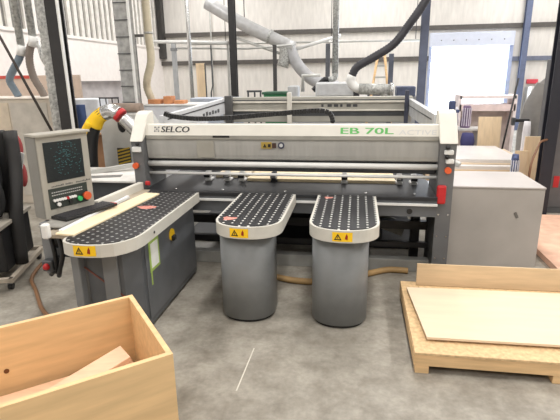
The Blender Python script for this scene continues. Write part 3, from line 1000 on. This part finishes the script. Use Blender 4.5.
yh = thing('dust_hose', 'thick bent hose with yellow and black sleeve and silver elbow', 'hose', (-3.95, 6.6, 0))
P1 = [(-4.02, 6.6, 0.0), (-4.02, 6.6, .6), (-3.99, 6.6, 1.05), (-3.92, 6.6, 1.36), (-3.80, 6.6, 1.58), (-3.68, 6.6, 1.67)]
P2 = [(-3.68, 6.6, 1.67), (-3.55, 6.6, 1.70), (-3.44, 6.6, 1.66)]
P3 = [(-3.45, 6.6, 1.665), (-3.405, 6.6, 1.625)]
P4 = [(-3.38, 6.6, 1.60), (-3.22, 6.6, 1.44), (-3.02, 6.6, 1.24)]
q1 = smooth_path(P1, .05)
k1 = len(q1)
put('black_sleeve', G().tube(q1, [.15 - .045 * min(1, i / k1 * 1.1) for i in range(k1)], 16), M_BLACK, yh)
# yellow band over the crown of the sleeve, and yellow outer flank
put('yellow_sleeve', G().tube(smooth_path([(-3.86, 6.6, 1.50), (-3.78, 6.6, 1.60), (-3.67, 6.6, 1.675)], .03), [.128, .122, .116, .112, .11, .108, .107, .106, .106, .106, .106, .106, .106, .106, .106, .106, .106, .106, .106, .106][:len(smooth_path([(-3.86, 6.6, 1.50), (-3.78, 6.6, 1.60), (-3.67, 6.6, 1.675)], .03))], 16), M_YEL, yh)
put('yellow_flank', G().tube(smooth_path([(-4.0, 6.53, 1.30), (-3.96, 6.52, 1.42), (-3.86, 6.51, 1.55)], .04), .06, 12), M_YEL, yh)
put('silver_elbow', G().hose(P2, .108, 16, .05, .02), M_CHROME, yh)
put('red_tape', G().tube(smooth_path(P3, .03), .109, 16), M_RED, yh)
put('silver_hose', G().hose(P4, .10, 16, .05, .025), M_CHROME, yh)
put('floor_stub', G().tube([(-3.02, 6.6, 1.24), (-2.96, 6.6, 1.1), (-2.95, 6.6, 0)], .1, 14), M_GALV, yh)

ct = thing('carton', 'brown cardboard carton standing behind the console', 'box', (-4.25, 7.3, 0))
put('carton_body', G().box(-4.33, -3.99, 7.14, 7.5, 0, 1.28, .006), m_('cardboard', (168, 128, 96), .8, var=.06), ct)
put('flap', G().obox((-4.20, 7.06, 1.30), (1, 0, 0), (0, 1, -.3), (0, .3, 1), .36, .22, .008), m_('cardboard_pale', (202, 166, 130), .8), ct)
wt = thing('side_bench', 'dark grey bench with white top behind the fence of the long table', 'bench', (-3.4, 5.95, 0))
put('bench_body', G().box(-3.86, -2.78, 5.58, 6.38, 0, .87, .006), M_DKGREY, wt)
put('bench_top', G().box(-3.9, -2.75, 5.54, 6.42, .87, .90, .006), m_('bench_white', (226, 224, 220), .4), wt)
solo('metal_bar', G().obox((-3.38, 6.1, .945), (1, .55, .12), (-.55, 1, 0), (0, -.1, 1), .95, .07, .06, .006), M_ALU,
     'grey metal bar lying across the white bench top', 'bar')
solo('paper_note', G().obox((-3.30, 5.78, .902), (1, .3, 0), (-.3, 1, 0), (0, 0, 1), .42, .16, .004), m_('grey_note', (120, 120, 118), .6),
     'grey sheet lying on the white bench top near its front edge', 'paper')

# trolley at far left
tr = thing('trolley', 'black trolley on a pale steel base with castors at far left', 'trolley', (-4.05, 4.5, 0))
ax, ay = Vector((-.30, .95, 0)).normalized(), Vector((-.95, -.30, 0)).normalized()
bR = Vector((-3.54, 4.12, 0))


def tp(s, t, z):
    return bR + ax * s + ay * t + Vector((0, 0, z))


put('base_frame', G().obox(tp(.5, .02, .13), ax, ay, (0, 0, 1), 1.05, .05, .05, .004).obox(tp(0, .35, .13), ax, ay, (0, 0, 1), .05, .70, .05, .004).obox(tp(1.0, .35, .13), ax, ay, (0, 0, 1), .05, .70, .05, .004), m_('base_beige_steel', (170, 160, 146), .5), tr)
for s, t_ in ((.06, .06), (.95, .06), (.06, .62), (.95, .62)):
    c_ = put('castor', G().obox(tp(s, t_, .09), ax, ay, (0, 0, 1), .05, .05, .05), M_CHROME, tr)
    put('wheel', G().tube([tp(s, t_ - .02, .042), tp(s, t_ + .02, .042)], .042, 16), M_BLACK, c_)
put('cabinet', G().obox(tp(.55, .40, .40), ax, ay, (0, 0, 1), .82, .60, .48, .02), M_BLACK, tr)
put('shelf', G().obox(tp(.5, .42, .67), ax, ay, (0, 0, 1), .95, .70, .04, .004), m_('shelf_grey', (158, 152, 142), .5), tr)
put('black_panel', G().tube(smooth_path([tp(.42, .06, .16), tp(.46, .05, .7), tp(.62, .04, 1.2), tp(.70, .06, 1.62)], .1), .075, 10), m_('upright_charcoal', (34, 33, 33), .6, var=.1), tr)
put('back_panel', G().obox(tp(.72, .42, 1.16), ax, ay, (0, 0, 1), .10, .62, .94, .03), m_('panel_black', (30, 30, 31), .6, var=.1), tr)
solo('work_jacket', G().sphere(tp(.45, .36, 1.18), .2, 1, 1.3, 2.4, 18).sphere(tp(.36, .20, .95), .1, 1, 1.1, 2.4).sphere(tp(.38, .58, .98), .12, 1, 1.1, 2.6), m_('jacket_black', (24, 24, 25), .8, var=.15),
     'black work jacket hanging on the trolley panel', 'jacket')
solo('red_cloth', G().sphere((-3.93, 5.0, 1.40), .07, .9, .9, 2.2).sphere((-3.92, 5.0, 1.08), .06, .9, .9, 2.6), m_('dull_red_cloth', (150, 62, 62), .8, var=.12),
     'dull red cloth hanging between trolley and console', 'cloth')
solo('white_tag', G().obox((-3.86, 4.93, 1.26), (1, 0, -.3), (0, 1, 0), (.3, 0, 1), .075, .01, .2, .004), M_WHITE,
     'white tag hanging beside the red cloth left of the console', 'tag')

# ================================================================== MIDDLE BACKGROUND
pt = thing('parts_cabinet', 'pale cabinet behind the left end of the saw carrying wood offcuts', 'cabinet', (-3.9, 9.3, 0))
put('body', G().box(-4.2, -3.1, 9.1, 9.8, 0, 1.62, .01), m_('parts_white', (222, 224, 230), .5), pt)
put('top', G().box(-4.22, -3.08, 9.08, 9.82, 1.62, 1.65, .004), M_WHITE, pt)
M_OFF = m_('orange_wood', (198, 136, 92), .6, var=.1)
for i, (x, w, h, lab) in enumerate(((-4.02, .26, .09, 'leftmost orange wood offcut on the pale parts cabinet'), (-3.74, .16, .15, 'tallest orange wood offcut on the pale parts cabinet'), (-3.5, .2, .07, 'rightmost orange wood offcut on the pale parts cabinet'))):
    solo('wood_offcut', G().box(x - w / 2, x + w / 2, 9.2, 9.45, 1.65, 1.65 + h, .006), M_OFF, lab, 'wood', 'wood offcuts')
bh = thing('beige_hose', 'beige flexible hose hanging to the parts cabinet from the roof', 'hose', (-4.0, 9.3, 1.65))
put('hose_body', G().hose([(-4.05, 9.3, ZC), (-4.06, 9.3, 4.0), (-4.06, 9.3, 3.0), (-4.05, 9.3, 2.5), (-4.16, 9.3, 2.15), (-4.20, 9.35, 1.95), (-4.12, 9.4, 1.65)], .075, 12, .05, .05), m_('hose_beige', (206, 196, 172), .6), bh)
put('hose_clip', G().tube([(-4.055, 9.3, 3.02), (-4.055, 9.3, 2.98)], .085, 12), M_GALV, bh)

pg = thing('pipe_gantry', 'white overhead pipe on two slim posts before the back wall', 'pipe', (-4.9, 14.0, 0))
put('pipe', G().tube([(-5.95, 14, 3.17), (-3.7, 14, 3.09)], .05, 10), M_WHITE, pg)
put('pipe', G().tube([(-5.35, 14.28, 2.99), (-3.2, 14.28, 2.93), (-1.9, 14.28, 3.0)], .03, 8), M_ALU, pg)
put('post', G().box(-5.42, -5.30, 13.95, 14.05, 0, 3.1), m_('post_light_grey', (168, 170, 172), .5), pg)
put('post', G().box(-3.78, -3.72, 14.05, 14.11, 0, 3.09), M_ALU, pg)
put('joint_bar', G().box(-5.44, -5.28, 13.93, 14.07, 2.9, 2.98), M_GREY, pg)
sp = thing('silver_pole', 'bright silver pole left of the tall tan board', 'pole', (-4.86, 13.6, 0))
put('tube', G().tube([(-4.74, 13.6, 0), (-4.74, 13.6, ZC)], .055, 12), M_CHROME, sp)
put('collar', G().tube([(-4.74, 13.6, 0), (-4.74, 13.6, .1)], .09, 12), M_GALV, sp)
solo('tall_board', G().obox((-4.66, 14.25, 1.27), (1, 0, .02), (0, 1, -.05), (-.02, .05, 1), .27, .05, 2.56, .004).m(1).obox((-4.515, 14.25, 1.27), (1, 0, .02), (0, 1, -.05), (-.02, .05, 1), .03, .05, 2.54), [M_TANV, M_DKGREY],
     'tall narrow tan board with a dark edge standing near the back wall', 'board')
solo('thin_pipe', G().tube([(-4.27, 14.12, 3.05), (-4.27, 14.12, 1.9), (-4.33, 14.12, 1.7), (-4.33, 14.12, 0)], .022, 8), M_DKGREY,
     'thin dark drop pipe right of the tall tan board', 'pipe')
solo('thin_pipe', G().tube([(-5.9, 19.6, ZC), (-5.9, 19.6, 0)], .03, 8), M_ALU, 'thin grey pipe on the back wall near the black column', 'pipe')
tb = thing('tool_chest', 'low grey blue chest with dark handles behind the left rail', 'chest', (-3.9, 11.5, 0))
put('body', G().box(-4.05, -2.85, 11.4, 12.0, 0, 1.66, .02), m_('chest_grey_blue', (176, 184, 198), .45), tb)
put('handle', G().box(-3.3, -3.15, 11.37, 11.4, 1.57, 1.64), m_('handle_navy', (54, 66, 120), .5), tb)
put('handle', G().box(-3.1, -2.95, 11.37, 11.4, 1.57, 1.64), m_('handle_navy', (54, 66, 120), .5), tb)
gb = thing('green_bin', 'green steel bin with a dark rim behind the rear rail', 'bin', (-2.2, 13.0, 0))
put('bin_body', G().prism([(-2.42, .3), (-1.9, .3), (-1.82, 1.72), (-2.48, 1.72)], 'Y', 12.8, 13.5), m_('bin_green', (44, 122, 76), .5, var=.06), gb)
put('rim', G().box(-2.52, -1.78, 12.76, 13.54, 1.68, 1.74, .006), m_('bin_rim_green', (52, 92, 70), .5), gb)
for x in (-2.4, -1.95):
    put('leg', G().box(x - .03, x + .03, 12.85, 12.91, 0, .32), M_DARK, gb)
    put('leg', G().box(x - .03, x + .03, 13.4, 13.46, 0, .32), M_DARK, gb)
fr = thing('tube_stand', 'dark tube frame standing left of the green bin', 'frame', (-2.7, 12.8, 0))
for x in (-2.90, -2.72, -2.56):
    put('leg', G().box(x - .02, x + .02, 12.78, 12.82, 0, 1.76), M_DKGREY, fr)
put('top_bar', G().box(-2.93, -2.53, 12.77, 12.83, 1.74, 1.79), M_DKGREY, fr)

# big ducts under the roof
M_DUCT = m_('duct_white', (188, 188, 188), .4, metal=.2, var=.05)
du = thing('roof_duct', 'large white duct sloping under the roof over the saw', 'duct', (-3, 17, 3.3))
put('main_pipe', G().tube(smooth_path([(-5.2, 17, 4.6), (-3.9, 17, 3.85), (-2.7, 17, 3.28), (-2.2, 17, 3.05)], .3), .22, 16), M_DUCT, du)
put('elbow', G().tube(smooth_path([(-2.5, 17, 3.28), (-2.5, 17, 2.8), (-2.6, 17, 2.45)], .12), .20, 16), M_GALV, du)
put('branch', G().tube(smooth_path([(-2.35, 17, 3.1), (-2.1, 17, 2.55), (-1.55, 17, 2.0), (-.7, 17, 1.75)], .15), .20, 16), m_('duct_grey', (172, 172, 174), .45, var=.05), du)
put('strut', G().tube([(-2.2, 17, 3.0), (-.6, 17, 3.42)], .06, 8), M_WHITE, du)
put('strut', G().tube([(-4.4, 17, 3.5), (-2.6, 17, 2.86)], .05, 8), M_ALU, du)
put('flange_ring', G().tube([(-3.06, 17, 3.46), (-3.0, 17, 3.43)], .25, 16), M_GALV, du)
put('hanger_rod', G().tube([(-3.9, 17, 3.85), (-3.9, 17, ZC)], .015, 6), M_DARK, du)
sr_ = thing('sprinkler_pipe', 'long pale pipe running below the upper wall girt', 'pipe', (-1, 18.5, 3.3))
put('pipe', G().tube([(-6.5, 18.5, 3.36), (2.2, 18.5, 3.30)], .04, 8), M_ALU, sr_)
for x in (-5, -1, 2):
    put('hanger_rod', G().tube([(x, 18.5, 3.34), (x, 18.5, ZC)], .012, 6), M_DARK, sr_)

dd = thing('duct_drop', 'thin grey vertical duct ending in a black hose above the saw', 'duct', (-.63, 13.8, 2))
put('pipe', G().tube([(-.63, 13.8, ZC), (-.63, 13.8, 2.16)], .085, 14), M_GALV, dd)
put('elbow', G().tube(smooth_path([(-.63, 13.8, 2.2), (-.65, 13.8, 2.07), (-.80, 13.8, 2.02)], .05), .085, 14), M_GALV, dd)
put('flexible_hose', G().hose([(-.78, 13.8, 2.02), (-.92, 13.8, 2.03), (-1.05, 13.8, 1.92), (-1.24, 13.8, 1.74)], .075, 12, .05, .06), M_BLACK, dd)
put('bracket', G().box(-.68, -.58, 13.78, 13.9, 2.7, 2.74), M_GALV, dd)

bk = thing('extraction_hose', 'fat black hose swooping from the roof into a pale elbow', 'hose', (.2, 11, 2))
put('flexible_hose', G().hose([(2.4, 11.2, 5.6), (1.45, 11, 3.8), (.98, 11, 3.08), (.72, 11, 2.76), (.30, 11, 2.50), (-.02, 11, 2.32), (-.13, 11, 2.14)], .088, 14, .06, .05), m_('hose_black', (52, 52, 58), .5, var=.1), bk)
put('elbow', G().tube(smooth_path([(-.13, 11, 2.14), (-.16, 11, 2.02), (-.08, 11, 1.90), (.05, 11, 1.85)], .05), .10, 14), M_WHITE, bk)
put('pipe', G().tube([(.03, 11, 1.85), (.74, 11, 1.83)], .12, 16), M_GALV, bk)
put('end_ring', G().tube([(.70, 11, 1.83), (.78, 11, 1.83)], .15, 18), M_CHROME, bk)
put('outlet', G().tube([(.6, 11, 1.80), (.6, 11.05, 1.7)], .1, 12), M_GALV, bk)

ld = thing('step_ladder', 'pale step ladder standing behind the fat pipe', 'ladder', (.5, 12, 0))
for sx in (-.42, .42):
    put('rail', G().tube([(.53 + sx * 1.0, 11.95, 0), (.53 + sx * .18, 11.95, 2.62)], .03, 8), M_PINE, ld)
for k in range(9):
    z = .25 + k * .26
    h_ = .42 * (1 - .82 * z / 2.62)
    put('rung', G().box(.53 - h_, .53 + h_, 11.93, 11.98, z, z + .035), M_ALU, ld)

gm = thing('grey_machine', 'long grey machine with dark hoods standing behind the rear rail', 'machine', (.3, 12.8, 0))
put('bed', G().box(-1.5, 1.5, 12.4, 13.1, 0, 1.62, .02), m_('far_machine_grey', (168, 170, 174), .5, var=.05), gm)
put('hood', G().box(-1.05, .0, 12.3, 13.0, 1.62, 1.98, .04), m_('far_hood_pale', (196, 198, 200), .5), gm)
put('dark_box', G().box(-.1, .05, 12.22, 12.3, 1.55, 1.82, .01), m_('far_black', (44, 44, 50), .5), gm)
put('dark_box', G().box(.95, 1.4, 12.25, 12.9, 1.62, 1.86, .02), m_('far_slate', (84, 92, 116), .5), gm)
put('dark_box', G().box(.25, .8, 12.25, 12.9, 1.60, 1.74, .02), m_('far_slate2', (74, 78, 92), .5), gm)
put('top_pipe', G().tube([(-1.4, 12.6, 1.75), (-1.4, 12.6, 2.15), (-.95, 12.6, 2.15)], .05, 8), M_ALU, gm)
put('side_cover', G().box(-1.78, -1.52, 12.45, 13.0, 0, 1.90, .03), m_('far_cover', (182, 184, 186), .5), gm)

# ================================================================== RIGHT SIDE
st = thing('panel_table', 'low timber bench carrying stacked panels right of the saw', 'bench', (2.0, 9.0, 0))
for x in (1.3, 2.7):
    for y in (8.1, 9.8):
        put('leg', G().box(x - .06, x + .06, y - .06, y + .06, 0, .46), M_PINE, st)
put('bench_top', G().box(1.15, 2.95, 7.95, 10.0, .46, .52, .004), M_TAN, st)
W2 = m_('white_laminate', (222, 218, 216), .35, var=.02)
zz = .52
for i, (x0, x1, y0, y1, th, m, lab) in enumerate((
        (1.15, 2.82, 8.0, 9.9, .06, M_BIRCH, 'lowest pale birch panel in the stack right of the saw'),
        (1.1, 2.95, 8.05, 9.95, .045, M_TAN, 'tan panel second from the bottom of the stack right of the saw'),
        (1.05, 2.80, 8.1, 9.9, .06, W2, 'thick white panel in the middle of the stack right of the saw'),
        (1.05, 2.90, 8.25, 9.9, .02, M_BIRCH, 'thin birch panel second from the top of the stack'),
        (1.0, 2.72, 8.3, 9.9, .06, W2, 'white panel on top of the stack right of the saw'))):
    solo('stacked_panel', G().box(x0, x1, y0, y1, zz, zz + th, .003), m, lab, 'panel', 'panels stacked right of the saw')
    zz += th
lv = solo('grey_lever', G().obox((1.30, 6.9, .98), (1, -.5, -.35), (.5, 1, 0), (.35, 0, 1), .34, .07, .07, .015).box(1.16, 1.24, 6.95, 7.03, 0, 1.05, .004), M_ALU,
          'small grey bracket arm on a post behind the pale cabinet', 'bracket')
pb = thing('paint_bench', 'pinkish white shelf unit standing before the bright doorway', 'shelf', (2.7, 11, 0))
put('shelf_board', G().box(2.2, 3.35, 11, 11.5, 1.36, 1.50), m_('pinkish_white', (232, 212, 210), .5), pb)
put('shelf_board', G().box(2.2, 3.35, 11, 11.5, 1.62, 1.68), m_('pinkish_pale', (240, 228, 228), .5), pb)
put('upright', G().box(2.18, 2.24, 11, 11.5, 0, 1.70), m_('pinkish_pale', (240, 228, 228), .5), pb)
put('upright', G().box(3.31, 3.37, 11, 11.5, 0, 1.70), m_('pinkish_pale', (240, 228, 228), .5), pb)
put('back_board', G().box(2.2, 3.35, 11.46, 11.5, 0, 1.36), m_('pinkish_back', (236, 222, 216), .5), pb)


def bundle(name, x, y, z0, z1, r, m, label, cat, stripes=None):
    t = thing(name, label, cat, (x, y, z0))
    g = G()
    n, k = 18, 12
    rings = []
    for j in range(k + 1):
        v = j / k
        rad = r * (0.92 + .12 * math.sin(v * 7) - .35 * max(0, v - .85) / .15)
        rings.append([g.bm.verts.new((x + rad * (1 + .13 * math.sin(3 * a + v * 3)) * math.cos(a), y + rad * (1 + .1 * math.sin(4 * a)) * math.sin(a), z0 + (z1 - z0) * v)) for a in (2 * math.pi * i / n for i in range(n))])
    fs = []
    for a, b in zip(rings, rings[1:]):
        for i in range(n):
            fs.append(g.bm.faces.new((a[i], a[(i + 1) % n], b[(i + 1) % n], b[i])))
    fs += [g.bm.faces.new(rings[0][::-1]), g.bm.faces.new(rings[-1])]
    g._fin(fs, True)
    put('cloth', g, m, t)
    if stripes:
        gs = G()
        for q in range(5):
            a = -2.5 + q * .45
            gs.obox((x + r * 1.06 * math.cos(a), y + r * 1.06 * math.sin(a), (z0 + z1) / 2), (-math.sin(a), math.cos(a), 0), (math.cos(a), math.sin(a), 0), (0, 0, 1), r * .22, r * .1, (z1 - z0) * .82, .006)
        put('stripe', gs, stripes, t)
    return t


ns = solo('navy_stand', G().box(1.86, 1.97, 10.2, 10.4, 0, 1.62, .02).box(1.78, 2.06, 10.25, 10.35, 1.38, 1.44, .01), m_('navy_stand', (66, 76, 112), .6), 'dark navy stand with a short crossbar beside the saw end cap', 'stand')
tbk = thing('work_bench', 'white topped bench holding cloth bundles right of the saw', 'bench', (2.1, 10.6, 0))
put('bench_top', G().box(1.5, 2.6, 10.45, 10.95, 1.0, 1.04), M_WHITE, tbk)
for x in (1.52, 2.5):
    put('leg', G().box(x, x + .06, 10.5, 10.9, 0, 1.0), M_ALU, tbk)
bundle('cloth_bundle', 2.28, 10.65, 1.04, 1.50, .10, m_('plum_cloth', (120, 100, 130), .8, var=.12), 'plum striped cloth bundle standing on the white topped bench', 'cloth', m_('pale_stripe', (214, 206, 220), .7))
bundle('cloth_bundle', 2.05, 10.68, 1.04, 1.46, .08, m_('white_grey_cloth', (214, 214, 222), .8), 'pale cloth bundle standing left of the plum bundle', 'cloth')
bundle('cloth_bundle', 2.24, 10.2, .0, .98, .16, m_('indigo_cloth', (62, 62, 108), .8, var=.15), 'indigo cloth bundle on the floor before the white topped bench', 'cloth')
solo('tan_board', G().obox((2.68, 9.6 + .65, .65), (1, 0, 0), (0, 1, -.12), (0, .12, 1), .44, .03, 1.30, .003), M_TANV, 'small tan board leaning upright behind the stacked panels', 'board')
solo('tan_board', G().box(2.47, 2.66, 7.86, 7.885, 0, .98, .003), M_TANV, 'narrow tan board standing right behind the blue patterned roll', 'board')
solo('tan_board', G().box(2.60, 2.88, 7.89, 7.92, 0, 1.2, .003), M_TANV, 'broad tan board standing just left of the navy black column', 'board')
solo('tall_strip', G().obox((3.48, 9.2, 1.05), (1, 0, 0), (0, 1, -.08), (0, .08, 1), .15, .04, 2.14, .003), M_TANV, 'tall tan strip standing behind the navy black column', 'board')
M_SLAB = m_('slab_grey', (152, 150, 148), .55, var=.06)
solo('grey_slab', G().prism([(2.99, 0), (3.45, 0), (3.45, 1.9), (3.20, 1.98), (3.02, 1.6), (2.96, 1.1)], 'Y', 9.45, 9.49), M_SLAB, 'dark grey slab leaning at an angle behind the tan boards', 'slab')
solo('grey_slab', G().prism([(3.1, 0), (3.75, 0), (3.72, 2.08), (3.48, 2.1), (3.3, 1.95)], 'Y', 9.7, 9.74), m_('slab_grey2', (164, 162, 160), .55, var=.06), 'lighter grey slab standing behind the dark slab', 'slab')
solo('slim_pole', G().tube([(2.83, 10.08, 0), (3.06, 10.08, 2.05)], .018, 8), M_DARK, 'thin dark pole leaning right of the stacked panels', 'pole')
cl = thing('bar_clamp', 'dark bar clamp fixed across the grey slab', 'clamp', (2.95, 9.3, 1.3))
put('bar', G().box(2.82, 3.12, 9.36, 9.42, 1.28, 1.335, .006), M_DARK, cl)
put('jaw', G().box(2.82, 2.87, 9.34, 9.44, 1.22, 1.36, .006), M_DKGREY, cl)
bundle('patterned_roll', 2.43, 7.72, 0.0, .95, .07, m_('blue_pattern', (86, 98, 140), .7, var=.3, scale=24), 'blue and white patterned roll standing before the narrow tan board', 'roll', m_('pattern_white', (214, 216, 226), .7))
bundle('white_roll', 3.06, 9.30, 0.0, 1.30, .08, m_('roll_white', (224, 222, 226), .7), 'white roll standing behind the tan boards near the slab', 'roll')
tg = thing('tall_cabinet', 'tall dark grey cabinet at the right edge behind the black column', 'cabinet', (3.6, 8.1, 0))
put('body', G().box(2.98, 4.3, 7.82, 8.5, .0, 2.35, .01), m_('tall_grey', (92, 92, 94), .5, var=.05), tg)
put('door', G().box(3.02, 3.62, 7.808, 7.82, .1, 2.28, .004), m_('tall_grey_door', (100, 100, 102), .45, var=.05), tg)
put('red_mark', G().box(3.06, 3.14, 7.80, 7.808, .42, .6), M_RED, tg)
bhz = thing('brown_tube', 'brown tube arching from behind the pale cabinet to the column', 'hose', (2.3, 6.9, .4))
put('tube', G().tube(smooth_path([(2.32, 6.75, 0.09), (2.33, 6.75, .8), (2.36, 6.8, 1.0), (2.48, 7.0, 1.16), (2.62, 7.3, 1.2), (2.82, 7.58, 1.2)], .05), .016, 8), m_('brown_tube', (120, 84, 58), .5), bhz)
put('brass_tip', G().tube([(2.8, 7.55, 1.2), (2.86, 7.59, 1.2)], .03, 10), M_ALU, bhz)
solo('exit_sign', G().box(6.35, 6.75, 19.9, 19.98, 1.72, 1.88, .01), m_('sign_red', (214, 70, 84), .5), 'small red sign on the back wall right of the blue grey column', 'sign')
wc = thing('white_cupboard', 'white cupboard standing against the back wall right of the doorway', 'cupboard', (7.0, 19.4, 0))
put('body', G().box(6.3, 7.6, 19.2, 19.85, 0, 1.62, .01), M_WHITE, wc)
put('door', G().box(6.34, 6.92, 19.185, 19.2, .05, 1.57), M_WHITE, wc)
put('door', G().box(6.96, 7.55, 19.185, 19.2, .05, 1.57), M_WHITE, wc)
